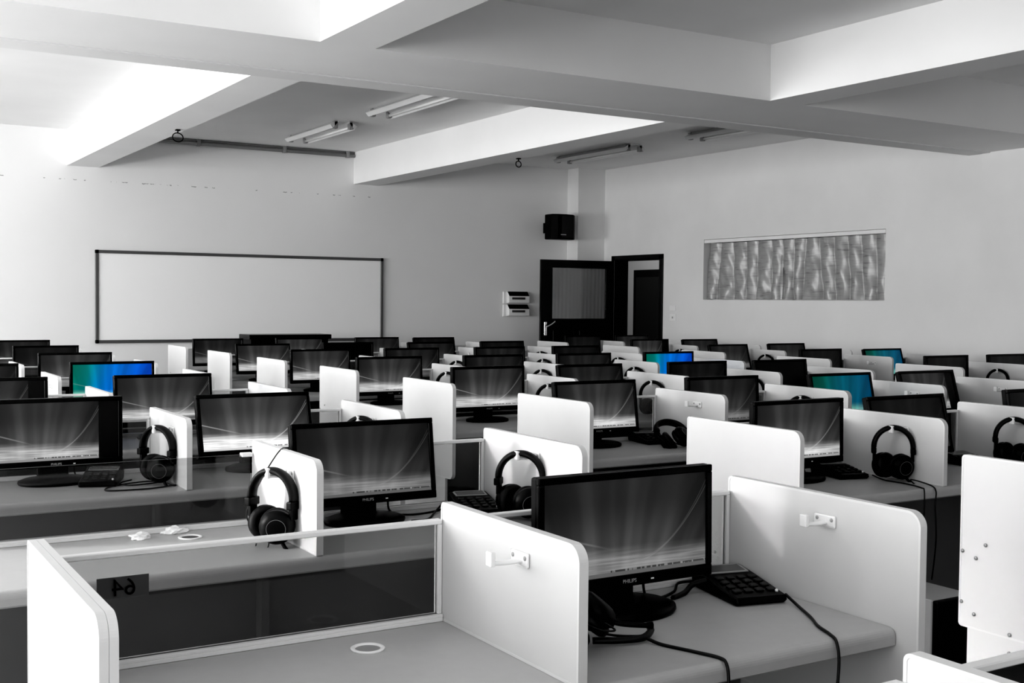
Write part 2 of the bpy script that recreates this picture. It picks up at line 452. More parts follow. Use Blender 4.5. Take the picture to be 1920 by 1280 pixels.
def drape(ya, yb, seed):
    rnd = random.Random(seed); bm = BM(); nz, ny = 16, 220
    k = max(3, int((yb-ya)/.19)); ph = [rnd.uniform(-.35, .35) for _ in range(k+3)]; sw = [rnd.uniform(-.05, .05) for _ in range(k+3)]
    rows = []
    for j in range(nz+1):
        t = j/nz; row = []
        for i in range(ny+1):
            s = i/ny; q = s*k; c = int(q); fr_ = q-c
            sh = ph[c]*(1-fr_)+ph[c+1]*fr_; w = (sw[c]*(1-fr_)+sw[c+1]*fr_)*math.sin(t*2.4)*4
            a = .046*(.7+.3*(1-t))*(.75+.6*abs(ph[c]))
            z = .008+(hh-.055)*t
            d = .55*a-1.5*a*abs(math.sin(PI*(q+sh*(1-t)*1.2+w*(1-s)*s*2)))**.8+.010*math.sin(31*s+9*t)*(1-t)+.004*math.sin(60*s-17*t)
            y = ya+(yb-ya)*s
            if t < .12: d += .012*math.sin(43*s+3)*(1-t/.12)
            row.append(bm.verts.new((.085+d, y, z)))
        rows.append(row)
    for A, B in zip(rows, rows[1:]):
        for i in range(ny):
            f = bm.faces.new((A[i], A[i+1], B[i+1], B[i])); f.smooth = True
    return bm
obj('curtain_panel', drape(.12, hw-.01, 3), 'curtain', cur, recalc=False)
obj('curtain_panel', drape(-hw+.01, .16, 5), 'curtain', cur, recalc=False)

# ------------------------------------------------------------------ things on the walls and the ceiling
wb = thing('whiteboard', 'long white writing board with dark metal frame on the front wall', 'whiteboard', W(2.22, 10.81, -.408))
bw, bh = (5.018-2.222)*S, (.420+.408)*S
bm = BM(); box(bm, .02, bw-.02, -.02, -.004, .02, bh-.02); obj('writing_surface', bm, 'board', wb)
bm = BM(); ft = .034
for a, b, z0, z1 in ((0, bw, 0, ft), (0, bw, bh-ft, bh), (0, ft, ft, bh-ft), (bw-ft, bw, ft, bh-ft)):
    box(bm, a, b, -.035, -.002, z0, z1, .004, 1)
obj('frame', bm, 'frame', wb)
for a in (-.003, bw-ft-.003):
    for z0 in (-.003, bh-ft-.003):
        bm = BM(); box(bm, a, a+ft+.006, -.038, -.002, z0, z0+ft+.006, .008, 2); obj('corner_cap', bm, 'black', wb)

sp = thing('wall_speaker', 'black loudspeaker mounted high on the corner column', 'speaker', W(6.985, 10.63, .667))
bm = BM()
pts = [(-.20, 0), (-.20, -.16), (-.13, -.215), (.0, -.225), (.13, -.205), (.19, -.14), (.19, 0)]
prism(bm, pts, 2, 0, .335, .012, 2); bmesh.ops.transform(bm, matrix=Matrix.Translation((0, -.05, 0)), verts=bm.verts[:]); obj('cabinet', bm, 'black', sp)
bm = BM(); prism(bm, [(-.185, -.205), (-.12, -.262), (.0, -.281), (.12, -.262), (.115, -.258), (0, -.274), (-.115, -.254), (-.18, -.20)], 2, .02, .315); obj('grille', bm, mat('speaker_cloth', .012, .8, noise=.4, nscale=300), sp)
bm = BM(); box(bm, -.09, -.01, -.284, -.276, .055, .066); obj('badge', bm, 'greymark', sp)
bm = BM(); box(bm, -.05, .05, -.055, .18*S, .1, .24); obj('bracket', bm, 'black', sp)

for k, (zlo, lab) in enumerate(((.112-.137, 'upper of two white electrical boxes on the wall beside the open door'), (-.163, 'lower of two white electrical boxes on the wall beside the open door'))):
    bxw = .30*S
    b = thing('breaker_box', lab, 'electrical box', W(6.436, 10.81, zlo), 0, 'electrical boxes by the door')
    bm = BM(); hbx = .128*S
    box(bm, 0, .06, -.02, 0, -.002, hbx, .004, 1); obj('back_plate', bm, 'white', b)
    bm = BM(); prism(bm, [(0, 0), (-.085, .012), (-.085, .105), (-.035, hbx), (0, hbx)], 0, .05, bxw, .004, 1); obj('cover', bm, 'white', b)
    bm = BM(); prism(bm, [(-.089, .108), (-.038, hbx+.003), (-.034, hbx-.001), (-.085, .102)], 0, .056, bxw-.006); obj('dark_top', bm, 'black', b)
    bm = BM(); box(bm, .10, bxw-.07, -.09, -.083, .055, .085, .002, 1)
    obj('switch_slot', bm, 'dgrey', b)
so = thing('wall_socket', 'small white socket plate on the right wall beside the doorway', 'socket', W(7.62, 9.38, -.15))
bm = BM(); box(bm, -.012, 0, -.06, .06, -.045, .045, .004, 2); obj('plate', bm, 'white', so)
bm = BM(); box(bm, -.014, -.011, -.012, .012, -.012, .012); obj('slots', bm, 'greymark', so)
bm = BM(); box(bm, -.012, 0, -.055, .065, .085, .15, .004, 2); obj('switch_plate', bm, 'white', so)

def batten(label, x0, x1, y0, y1):
    t = thing('fluorescent_light', label, 'ceiling light', ((x0+x1)/2, (y0+y1)/2, ZCEIL), 0, 'twin tube ceiling lights')
    w, l = (x1-x0)/2, (y1-y0)/2
    bm = BM()
    prism(bm, [(-w, -.05), (-w+.03, -.085), (-w*.35, -.012), (w*.35, -.012), (w-.03, -.085), (w, -.05), (w*.4, 0), (-w*.4, 0)], 1, -l, l)
    obj('reflector', bm, 'fitting', t)
    for s in (-1, 1):
        bm = BM(); tube(bm, [(s*w*.55, -l+.05, -.062), (s*w*.55, l-.05, -.062)], .014, 10); obj('tube', bm, 'tube', t)
    for e in (-1, 1):
        for s in (-1, 1):
            bm = BM(); box(bm, s*w*.55-.02, s*w*.55+.02, min(e*l, e*(l-.05)), max(e*l, e*(l-.05)), -.085, -.01, .004, 1); obj('lamp_holder', bm, 'conduit', t)
batten('twin tube light in the middle ceiling bay, nearer the front wall', 3.68*S, 3.92*S, 8.95*S, 10.0*S)
batten('twin tube light in the middle ceiling bay, half behind the wide beam', 3.68*S, 3.92*S, 7.0*S, 8.25*S)
batten('dim twin tube light in the right ceiling bay, nearer the front wall', 6.47*S, 6.71*S, 8.7*S, 9.9*S)
batten('dim twin tube light in the right ceiling bay, half behind the wide beam', 6.47*S, 6.71*S, 6.75*S, 7.85*S)
for lab, p, r in (('wire ring hook hanging under the left ceiling beam', W(2.20, 8.05, 1.15), .05), ('small hook hanging under the right ceiling beam above the speaker', W(4.93, 8.05, 1.15), .04)):
    h = thing('ceiling_hook', lab, 'hook', p)
    bm = BM(); box(bm, -.02, .02, -.02, .02, -.012, 0, .003, 1); tube(bm, [(0, 0, -.01), (0, 0, -.035)], .006); obj('stem', bm, 'black', h)
    bm = BM(); tube(bm, [(r*math.cos(a*2*PI/20), r*.35*math.cos(a*2*PI/20), -.03-r*.75+r*.75*math.sin(a*2*PI/20)) for a in range(20)], .005, 6, closed=True); obj('ring', bm, 'black', h)
cn = thing('conduit_pipe', 'grey pipe along the top of the front wall between two beams', 'pipe', W(2.26, 10.81, 1.425))
bm = BM(); Lc = (4.70-2.26)*S
tube(bm, [(0.005, -.03, 0), (Lc-.005, -.03, 0)], .022, 10); obj('pipe', bm, 'conduit', cn)
bm = BM(); tube(bm, [(0.005, -.03, .037), (Lc-.005, -.03, .037)], .010, 8); obj('thin_pipe', bm, 'conduit', cn)
for k in (.2, Lc*.36, Lc*.7, Lc-.1):
    bm = BM(); box(bm, k-.02, k+.02, -.058, 0, -.028, .05, .003, 1); obj('clip', bm, 'conduit', cn)

# ------------------------------------------------------------------ desks, partitions
COLX = dict(L=.273, P=.946, Q=1.605, R=2.329, S=2.993, T=3.597, U=4.25, V=4.87, W=5.6, X=6.24, Y=6.88)
ENDS = 'LQRTVWY'
DOUBLE = 'LT'
THK = .020
def TH(c): return .027 if c in DOUBLE else .020
def YF(r): return (.792+r)*S
CELLS = dict(A=('L', 'P'), B=('P', 'Q'), C=('R', 'S'), D=('S', 'T'), E=('T', 'U'), F=('U', 'V'), G=('W', 'X'), H=('X', 'Y'))
BLK = dict(A='left', B='left', C='middle', D='middle', E='middle', F='middle', G='right', H='right')
BASE = dict(left=0, middle=1, right=3)
ORD = ['', 'first', 'second', 'third', 'fourth', 'fifth', 'sixth', 'seventh', 'eighth', 'ninth']
SEAT = dict(A='left seat', B='aisle seat', C='aisle seat', D='second seat from left', E='third seat from left', F='right end seat', G='left seat', H='right end seat')
def where(c, r):
    b = BLK[c]; k = r-BASE[b]
    rw = 'nearest row' if k == 1 else ORD[k]+' row' if k > 0 else 'row in front'
    return '%s block, %s, %s' % (b, rw, SEAT[c])
HOOKY = -.265*S          # hook plate from the far edge
HOOKZ = -.040*S
def partition_proto(end, double):
    """origin at the far top corner, x = 0 is the left face; thickness runs to +x. Inner panels stand on the worktop, end panels hang past it"""
    ln = (.479 if end else .425)*S
    zb = -.405*S if end else ZD-ZP+.0005
    r1, r2 = .012, .035
    def prof(i):
        p = []
        def arc(cy, cz, r, a0, a1):
            for k in range(13):
                a = a0+(a1-a0)*k/12; p.append((cy+r*math.cos(a), cz+r*math.sin(a)))
        a1_, a2_ = max(r1-i, .002), max(r2-i, .004); a3_ = a2_ if end else .003
        arc(-i-a1_, -i-a1_, a1_, 0, PI/2)
        arc(-ln+i+a2_, -i-a2_, a2_, PI/2, PI)
        arc(-ln+i+a3_, zb+i+a3_, a3_, PI, 1.5*PI)
        b1_ = a1_ if end else .003
        arc(-i-b1_, zb+i+b1_, b1_, 1.5*PI, 2*PI)
        return p
    root = thing('partition_panel', '', 'partition', (0, 0, 0), 0, 'white partition panels between the desks')
    tt = .0130 if double else THK
    for x in ((0, .0135) if double else (0,)):
        bm = BM(); prism(bm, prof(.0045), 0, x+.001, x+tt-.001); obj('board', bm, 'panel', root)
        bm = BM(); o_, i_ = prof(0), prof(.0055); n = len(o_)
        def ring(xx, pr): return [bm.verts.new((xx, a, b)) for a, b in pr]
        A, B, C, D = ring(x, o_), ring(x+tt, o_), ring(x+tt, i_), ring(x, i_)
        for P_, Q_ in ((A, B), (B, C), (C, D), (D, A)):
            for k in range(n):
                f = bm.faces.new((P_[k], P_[(k+1) % n], Q_[(k+1) % n], Q_[k]))
        obj('edge_band', bm, 'trim', root)
    if end:
        bm = BM(); box(bm, .003, TH('L' if double else 'Q')-.003, -ln*.86, -.03, -ZP, zb+.01); obj('leg_board', bm, 'panel', root)
    return root, ln
def hook_part(root):
    bm = BM(); hy, hz_ = HOOKY, HOOKZ-.01
    box(bm, -.004, 0, hy-.032, hy+.032, hz_-.014, hz_+.014, .0035, 2)
    tube(bm, smoothpath([(-.002, hy, hz_-.004), (-.03, hy, hz_-.005), (-.066, hy, hz_-.003)], 6), lambda t: (.010, .0045), 10)
    box(bm, -.073, -.062, hy-.011, hy+.011, hz_-.009, hz_+.020, .003, 2)
    h = obj('hook', bm, 'white', root)
    for s in (-1, 1):
        bm = BM(); lathe(bm, [(.0045, 0), (.0045, .0012), (.002, .002)], 10, Matrix.Translation((-.004, hy+s*.022, hz_+.004)) @ Matrix.Rotation(-PI/2, 4, 'Y')); obj('screw', bm, 'greymark', h)
def screws_part(root, ln):
    # bolts on the outer face of an aisle end panel
    for (y, z) in ((-.008*S, -.227*S), (-.07*S, -.203*S), (-.045*S, -.238*S), (-.008*S, -.347*S), (-.043*S, -.37*S), (-.138*S, -.395*S), (-.138*S, -.437*S)):
        bm = BM(); lathe(bm, [(.0058, 0), (.0058, .0015), (.0042, .003), (.002, .0036)], 12, Matrix.Translation((0.0, y, z)) @ Matrix.Rotation(-PI/2, 4, 'Y')); obj('screw', bm, 'screw', root)
protos = {}
def panel_label(c, r):
    k = r
    names = dict(L='white double-edged partition at the lower left corner, its left face lit', P='inner white partition of the left block', Q='aisle-side end partition of the left block',
      R='aisle-side end partition of the middle block', S='white partition right of the aisle seat, middle block', T='white partition right of the second seat, middle block', U='white partition right of the third seat, middle block', V='right end partition of the middle block',
      W='left end partition of the right block', X='white partition between the two seats, right block', Y='right end partition of the right block')
    if c == 'L': return names['L']
    b = 'left' if c in 'PQ' else 'middle' if c in 'RSTUV' else 'right'
    k = r-BASE[b]
    if r == 0: return 'white partition with hook just peeking in at the bottom right corner'
    if k == 0 and c == 'R': return 'tall white end panel with steel bolts at the right photo edge'
    rw = 'nearest row' if k == 1 else (ORD[k]+' row' if k > 0 else 'row in front')
    return names[c]+', '+rw
HEADSET = {('P', 2), ('P', 3), ('Q', 2), ('Q', 3), ('S', 2), ('S', 4), ('S', 5), ('S', 6), ('S', 7), ('T', 2), ('T', 3), ('T', 4), ('T', 5), ('T', 6), ('U', 4), ('U', 5), ('U', 6), ('V', 6), ('V', 7), ('X', 4), ('X', 6), ('X', 7)}
allpanels = {}
for c in COLX:
    for r in range(0, 9):
        x = COLX[c]*S; yf = YF(r); end = c in ENDS; ln = (.479 if end else .425)*S
        if not seen([(x, yf, ZP), (x, yf-ln, ZP), (x, yf-ln, ZD), (x, yf, ZD)], 2): continue
        if r == 0 and c != 'P': continue
        if c == 'L' and r != 1: continue
        hooked = c not in 'RLW'
        key = (end, hooked, c == 'R', c in DOUBLE)
        if key not in protos:
            root, l2 = partition_proto(end, c in DOUBLE)
            if hooked: hook_part(root)
            if c == 'R': screws_part(root, l2)
            protos[key] = root; root.location = (x, yf, ZP); root['label'] = panel_label(c, r)
        else:
            root = dup(protos[key], (x, yf, ZP), 0, panel_label(c, r))
        allpanels[(c, r)] = root

# desks
UNITS = dict(AB=('L', 'P', 'Q'), CD=('R', 'S', 'T'), EF=('T', 'U', 'V'), GH=('W', 'X', 'Y'))
def desk(u, r, label):
    """two-seat desk: one worktop, a tinted glass screen behind each seat"""
    a, m_, b = UNITS[u]; X0 = COLX[a]*S+TH(a)+.002; X1 = COLX[b]*S-.002
    Wd = X1-X0; yf = YF(r)
    d = thing('computer_desk', label, 'desk', (X0, yf, 0), 0, 'white two-seat computer desks in rows')
    dp = .432*S
    prof = [(-.002, ZD), (-dp+.018, ZD)]
    for k in range(1, 6):
        an = PI/2+k/6*PI/2; prof.append((-dp+.018+.018*math.cos(an), ZD-.018+.018*math.sin(an)))
    prof += [(-dp, ZD-.018), (-dp, ZD-.036), (-dp+.01, ZD-.042), (-dp+.05, ZD-.042), (-dp+.06, ZD-.025), (-.002, ZD-.025)]
    bm = BM(); prism(bm, prof, 0, 0, Wd)
    obj('worktop', bm, 'desk', d)
    bm = BM(); box(bm, .002, Wd-.002, -.06, -.042, .12, ZD-.026); obj('modesty_board', bm, 'modesty', d)
    bm = BM(); box(bm, Wd/2-.012, Wd/2+.012, -.062-.05, -.0605, 0, ZD-.026); obj('support_leg', bm, 'modesty', d)
    zt = -.379*S+ZC
    g = None
    for cell in u:
        p0, p1 = CELLS[cell]
        x0 = max(COLX[p0]*S+TH(p0)+.001-X0, 0); x1 = min(COLX[p1]*S-.001-X0, Wd); w = x1-x0
        top = (cell, r) != ('A', 2)
        bm = BM(); box(bm, x0, x1, -.016, .010, ZD+.0005, ZD+.009, .001, 1); box(bm, x0, x1, -.016, -.004, ZD+.009, ZD+.016, .001, 1); box(bm, x0, x1, .004, .010, ZD+.009, ZD+.016, .001, 1); obj('bottom_rail', bm, 'alu', d)
        if top:
            bm = BM(); box(bm, x0, x1, -.010, .010, zt-.011, zt, .002, 1); obj('top_rail', bm, 'alu', d)
        for xa in (x0, x1-.010):
            bm = BM(); box(bm, xa, xa+.010, -.009, .009, ZD+.016, zt-.011 if top else ZD+.10, .001, 1); obj('side_post', bm, 'alu', d)
        if not top:
            bm = BM(); box(bm, x1-.035, x1, -.012, .012, zt-.012, zt, .002, 1); obj('rail_clip', bm, 'alu', d)
        bm = BM(); box(bm, x0+.006, x1-.006, -.0025, .0025, ZD+.012, zt-.005); g = obj('glass_screen', bm, 'glass', d)
        if cell == 'A':
            gx = .765*S-X0; gy = 1.695*S-1.792*S
            bm = BM(); lathe(bm, [(.033, 0), (.035, .003), (.032, .0045), (.026, .0035), (.025, .001)], 32, Matrix.Translation((gx, gy, ZD)), cap=False); q = obj('cable_grommet', bm, 'white', d)
            bm = BM(); lathe(bm, [(.0255, 0), (.0255, .0012)], 32, Matrix.Translation((gx, gy, ZD))); obj('hole', bm, 'conduit' if r == 1 else 'dgrey', q)
    return d
UPOS = dict(AB='left block', CD='aisle half of middle block', EF='right half of middle block', GH='right block by the wall')
for u in UNITS:
    a, _, b = UNITS[u]
    for r in range(0, 9):
        xa, xb = COLX[a]*S, COLX[b]*S; yf = YF(r)
        if not seen([(xa, yf, ZD), (xb, yf, ZD), (xa, yf-.54, ZD), (xb, yf-.54, ZD), (xa, yf, ZP), (xb, yf, ZP)], 3): continue
        if u != 'AB' and r < (3 if u == 'GH' else 2): continue
        k = r-BASE[BLK[u[0]]]
        rw = 'nearest row' if k == 1 else (ORD[k]+' row' if k > 0 else 'row in front')
        lab = 'white two-seat desk, %s, %s' % (UPOS[u], rw)
        if (u, r) == ('AB', 1): lab = 'frontmost white two-seat desk with empty left seat and round cable hole'
        elif (u, r) == ('AB', 2): lab = 'second white two-seat desk of the left block, paper scraps on its left half'
        elif (u, r) == ('AB', 0): lab = 'white desk rail just visible at the bottom right corner'
        desk(u, r, lab)

# number sticker stuck on the far side of the front glass, reads correctly from the far side
st = thing('number_sticker', 'dark sticker reading 64 seen reversed through the front glass', 'sticker', W(.408, 1.792, -.4355)+Vector((0, .0026, 0)))
bm = BM(); box(bm, -.048, .048, 0, .0008, -.0205, .0205); obj('backing', bm, 'sticker', st)
text_obj('digits', '64', .044, 'black', st, (0, .0009, 0), (PI/2, 0, PI))
# mirrored digits as they show through the back of the sticker
text_obj('digits', '64', .046, 'black', st, (0, -.0062, 0), (PI/2, 0, PI))

# ------------------------------------------------------------------ monitors
MW, MH = .385*S, .206*S
def monitor_proto(tilt, scr, badge=True):
    """origin on the desk under the front face; screen faces -y"""
    root = thing('computer_monitor', '', 'monitor', (0, 0, 0), 0, 'computer monitors on the desks')
    zb = .062
    tm = Matrix.Translation((0, 0, zb)) @ Matrix.Rotation(-math.radians(tilt), 4, 'X')
    bm = BM()
    # front bezel and case
    fl, ft_, fb = .016, .016, .026
    box(bm, -MW/2, MW/2, .010, .034, 0, MH, .005, 2)
    prism(bm, [(-MW/2+.02, .02), (MW/2-.02, .02), (MW/2-.05, MH-.03), (-MW/2+.05, MH-.03)], 1, .033, .058, .006, 1)
    bmesh.ops.transform(bm, matrix=tm, verts=bm.verts[:]); obj('case', bm, 'black', root)
    bm = BM()
    for a, b, z0, z1 in ((-MW/2, MW/2, 0, fb), (-MW/2, MW/2, MH-ft_, MH), (-MW/2, -MW/2+fl, fb, MH-ft_), (MW/2-fl, MW/2, fb, MH-ft_)):
        box(bm, a, b, 0, .011, z0, z1, .002, 1)
    bmesh.ops.transform(bm, matrix=tm, verts=bm.verts[:]); bz = obj('bezel', bm, 'blackgloss', root)
    bm = BM(); uvl = bm.loops.layers.uv.new('UVMap')
    vs = [bm.verts.new(tm @ Vector(p)) for p in ((-MW/2+fl-.001, .006, fb-.001), (MW/2-fl+.001, .006, fb-.001), (MW/2-fl+.001, .006, MH-ft_+.001), (-MW/2+fl-.001, .006, MH-ft_+.001))]
    f = bm.faces.new(vs)
    for lp, uv in zip(f.loops, ((0, 0), (1, 0), (1, 1), (0, 1))): lp[uvl].uv = uv
    obj('screen', bm, SCR[scr], root, recalc=False)
    bm = BM(); box(bm, -.055, .055, .054, .098, .016, zb+.060, .008, 2); obj('neck', bm, 'black', root)
    bm = BM(); lathe(bm, [(.128, 0), (.132, .006), (.130, .014), (.110, .021), (.05, .026)], 40, Matrix.Translation((0, .025, 0)) @ Matrix.Diagonal((1, .76, 1, 1))); obj('base', bm, 'black', root)
    if badge:
        t = text_obj('brand_lettering', 'PHILIPS', .012, 'greymark', bz, (0, 0, 0), (0, 0, 0))
        t.matrix_local = tm @ Matrix.Translation((0, -.0004, .012)) @ Matrix.Rotation(PI/2, 4, 'X')
        bm = BM(); box(bm, .06, .068, -.001, .001, .010, .013); bmesh.ops.transform(bm, matrix=tm, verts=bm.verts[:]); obj('power_light', bm, 'white', bz)
    return root
MON = {  # (cell,row): (x centre u, tilt, screen, yaw)
 ('B', 1): (1.258, 1, 'front', 0), ('B', 2): (1.20, 8, 'front', 0), ('A', 3): (.64, 1, 'bar', 0), ('B', 3): (1.265, 17, 'bright', 0), ('A', 4): (.595, 3, 'bar', 0), ('B', 4): (1.225, 8, 'mid', 0),
 ('B', 5): (1.245, 3, 'blue', 0), ('B', 6): (1.27, 6, 'mid', 0), ('B', 7): (1.285, 3, 'vdim', 0), ('B', 8): (1.285, 3, 'dim', 0), ('A', 5): (.64, 4, 'dim', 0),
 ('C', 2): (2.68, 1, 'mid', 0), ('C', 3): (2.62, 8, 'mid', 0), ('C', 4): (2.71, 2, 'mid', 0), ('C', 5): (2.68, 3, 'mid', 0), ('C', 6): (2.69, 4, 'mid', 0), ('C', 7): (2.685, 12, 'mid', 0), ('C', 8): (2.675, 4, 'dim', 0),
 ('D', 2): (3.225, 14, 'vdim', 0), ('D', 3): (3.255, 3, 'dim', 0), ('D', 4): (3.30, 9, 'dim', 0), ('D', 5): (3.325, 3, 'dim', 0), ('D', 6): (3.31, 4, 'dim', 0), ('D', 7): (3.30, 2, 'off', 0), ('D', 8): (3.32, 4, 'mid', 0),
 ('E', 2): (3.93, 8, 'vdim', 0), ('E', 3): (3.975, 13, 'teal', 0), ('E', 4): (3.965, 2, 'vdim', 0), ('E', 5): (3.945, 3, 'dim', 0), ('E', 6): (3.96, 4, 'dim', 0), ('E', 7): (3.975, 12, 'dim', 0), ('E', 8): (3.985, 4, 'dim', 0),
 ('F', 3): (4.56, 16, 'bar', 0), ('F', 4): (4.565, 8, 'off', 0), ('F', 5): (4.58, 2, 'blue', 0), ('F', 6): (4.57, 3, 'vdim', 0), ('F', 7): (4.585, 10, 'vdim', 0), ('F', 8): (4.52, 14, 'vdim', 0),
 ('G', 4): (5.915, 2, 'vdim', 0), ('G', 5): (5.895, 3, 'vdim', 0), ('G', 6): (5.995, 16, 'dim', 0), ('G', 7): (5.995, 3, 'bar', 0), ('G', 8): (6.01, 3, 'vdim', 0),
 ('H', 4): (6.515, 6, 'vdim', 0), ('H', 5): (6.545, 16, 'teal', 0), ('H', 6): (6.59, 14, 'dim', 0), ('H', 7): (6.56, 14, 'dim', 0), ('H', 8): (6.57, 5, 'dim', 0)}
mprot = {}
MLAB = {'front': 'monitor showing dark grey wallpaper', 'mid': 'monitor showing grey wallpaper', 'bright': 'monitor showing bright wallpaper', 'dim': 'monitor with dim grey picture', 'vdim': 'monitor with nearly black picture', 'off': 'switched-off black monitor', 'bar': 'monitor with black bar beside picture', 'blue': 'monitor glowing bright blue', 'teal': 'monitor glowing teal'}
mons = {}
for (c, r), (xc, tilt, scr, yaw) in MON.items():
    loc = Vector((xc*S, (.66+r)*S, ZD+.0003))
    lab = MLAB[scr]+' at the '+where(c, r)
    k = (tilt, scr)
    if k not in mprot:
        m_ = monitor_proto(tilt, scr); m_.location = loc; m_['label'] = lab; mprot[k] = m_
    else:
        m_ = dup(mprot[k], loc, 0, lab)
    mons[(c, r)] = m_

# ------------------------------------------------------------------ headphones
def headphone_proto():
    """origin = inside top of the headband (rests on a hook); hangs down -z, ear cups seen from -y"""
    root = thing('headphones', '', 'headphones', (0, 0, 0), 0, 'black headphones hung on the partition hooks')
    R = .072; zc = -.074
    bm = BM(); pts = []
    for k in range(33):
        a = PI*k/32; pts.append((R*1.03*math.cos(a), 0, zc+.002+(R+.008)*math.sin(a)))
    tube(bm, pts, lambda t: (.0105, .0190), 14, flat=(0, 1, 0)); obj('headband', bm, 'foam', root)
    for s in (-1, 1):
        bm = BM(); box(bm, s*.074-.010, s*.074+.010, -.024, .024, zc-.022, zc+.002, .004, 2); box(bm, s*.072-.0065, s*.072+.0065, -.015, .015, zc-.052, zc-.016, .003, 2)
        obj('slider', bm, 'black', root)
        # ear cup: axis turned towards the viewer
        an = math.radians(-58) if s > 0 else math.radians(180-42)
        ax = Vector((math.cos(an), math.sin(an), -.10)).normalized()
        q = Vector((0, 0, 1)).rotation_difference(ax).to_matrix().to_4x4()
        cx = .031 if s > 0 else -.036
        mt_ = Matrix.Translation((cx, -.020 if s > 0 else .014, zc-.070)) @ q
        bm = BM(); lathe(bm, [(.018, -.008), (.040, -.006), (.050, .004), (.048, .016), (.038, .027), (.028, .031), (.012, .031)], 30, mt_); cup = obj('ear_cup', bm, 'black', root)
        bm = BM(); tube(bm, [mt_ @ Vector((.027*math.cos(k*2*PI/32), .027*math.sin(k*2*PI/32), .0300)) for k in range(32)], .0012, 6, closed=True); obj('trim_ring', bm, 'greymark', cup)
        bm = BM(); tube(bm, [mt_ @ Vector((.036*math.cos(k*2*PI/28), .036*math.sin(k*2*PI/28), -.013)) for k in range(28)], .0145, 10, closed=True); obj('cushion', bm, 'foam', cup)
        # yoke from slider to cup
        top = mt_ @ Vector((0, .0, .012))
        bm = BM(); tube(bm, smoothpath([(s*.072, 0, zc-.045), ((s*.072+cx*1.0)/2+s*.012, -.006 if s > 0 else .006, zc-.052), (cx+s*.006, top.y, zc-.045)], 6), .007, 8); obj('yoke', bm, 'black', root)
    bm = BM(); tube(bm, smoothpath([(.045, -.02, zc-.108), (.062, -.022, zc-.128), (.092, -.026, zc-.150), (.112, -.028, zc-.160)], 6), lambda t: .0055 if t < .8 else .008, 8); obj('microphone_boom', bm, 'black', root)
    return root
hp0 = headphone_proto(); first = True
HYAW = -math.radians(47)
def hs_where(c, r):
    for q, (a, b) in CELLS.items():
        if b == c: return where(q, r)
hps = {}
for (c, r) in sorted(HEADSET):
    loc = Vector((COLX[c]*S-.052, YF(r)+HOOKY, ZP+HOOKZ-.0105+.0045))
    lab = 'black headphones hanging on the partition at the '+hs_where(c, r)
    yaw = HYAW
    if c == 'P': yaw = -math.radians(58)
    if first:
        h = hp0; h.location = loc; h.rotation_euler = (0, 0, yaw); h['label'] = lab; first = False
    else: h = dup(hp0, loc, yaw, lab)
    hps[(c, r)] = h
# headset cables that can be seen
def D(x, y, dz=.0035): return Vector((x*S, y*S, ZD+dz))
def hpw(h, p): return local(h).inverted() @ Vector(p)
h = hps[('S', 2)]; e = hpw(h, (.112, -.028, -.234))
cable(h, [e, D(2.93, 2.44, .02), D(2.955, 2.385, .006), D(2.94, 2.352, -.01), D(2.93, 2.345, -.06), D(2.93, 2.34, -.2), D(2.94, 2.36, -.35)])
h = hps[('T', 2)]; e = hpw(h, (.112, -.028, -.234))
cable(h, [e, D(3.52, 2.45, .02), D(3.52, 2.40, .006), D(3.51, 2.352, -.01), D(3.51, 2.345, -.1)])
h = hps[('Q', 2)]; e = hpw(h, (.0, -.02, -.19))
cable(h, [hpw(h, (-.01, -.03, -.18)), D(1.52, 2.57, .02), D(1.50, 2.60, .004), D(1.52, 2.66, .004), D(1.57, 2.68, .01)])
h = hps[('P', 3)]
cable(h, [hpw(h, (.02, -.03, -.185)), D(.90, 3.50, .02), D(.93, 3.46, .004), D(.99, 3.46, .004) - Vector((.07, 0, 0)), D(.85, 3.43, .004), D(.74, 3.45, .004), D(.78, 3.53, .004), D(.88, 3.56, .006), D(.90, 3.52, .007), D(.82, 3.50, .007), D(.80, 3.56, .006), D(.84, 3.58, .012)])
h = hps[('P', 2)]
cable(h, [hpw(h, (-.06, -.0, -.17)), hpw(h, (-.085, -.01, -.12)), hpw(h, (-.06, .02, -.03)), Vector((COLX['P']*S-.008, YF(2)-.20*S, ZP-.01)), Vector((COLX['P']*S+.01, YF(2)-.215*S, ZP+.005)), Vector((COLX['P']*S+THK+.006, YF(2)-.22*S, ZP-.015)), Vector((COLX['P']*S+THK+.006, YF(2)-.22*S, ZP-.1))], .0022)
cable(h, [hpw(h, (-.03, -.03, -.185)), hpw(h, (-.03, -.04, -.225)), hpw(h, (.0, -.04, -.235)), hpw(h, (.012, -.03, -.19))], .002)

# headset lying on the desk: row 1 (behind the front partition) and the middle block
def lying(label, x, y, rz):
    h = dup(hp0, Vector((x*S, y*S, ZD)), rz, label, 'black headphones lying on desks')
    # tilt so that the cups rest on the desk
    h.rotation_euler = (math.radians(-62), 0, rz)
    return h
h1 = lying('black headset lying on the front desk under the nearest monitor, behind partition', 1.065, 1.585, 0)
h1.location = (1.035*S, 1.63*S, ZD+.098); h1.rotation_euler = (math.radians(-72), 0, math.radians(10))
h2 = lying('black headphones lying on the desk by the middle partition with empty hook', 2.90, 3.60, math.radians(20))
h2.location.z = ZD+.105; h2.rotation_euler = (math.radians(-62), 0, math.radians(-20))
def wcable(root, pts, r=.0032, name='cable'):
    Li = (Matrix.Translation(root.location) @ root.rotation_euler.to_matrix().to_4x4()).inverted()
    return obj(name, tube(BM(), [Li @ p for p in smoothpath(pts, 8)], r, 6), 'cable', root)
wcable(h1, [D(1.10, 1.60, .02), D(1.14, 1.56, .006), D(1.175, 1.53, .006), D(1.195, 1.52, .010)], .003)
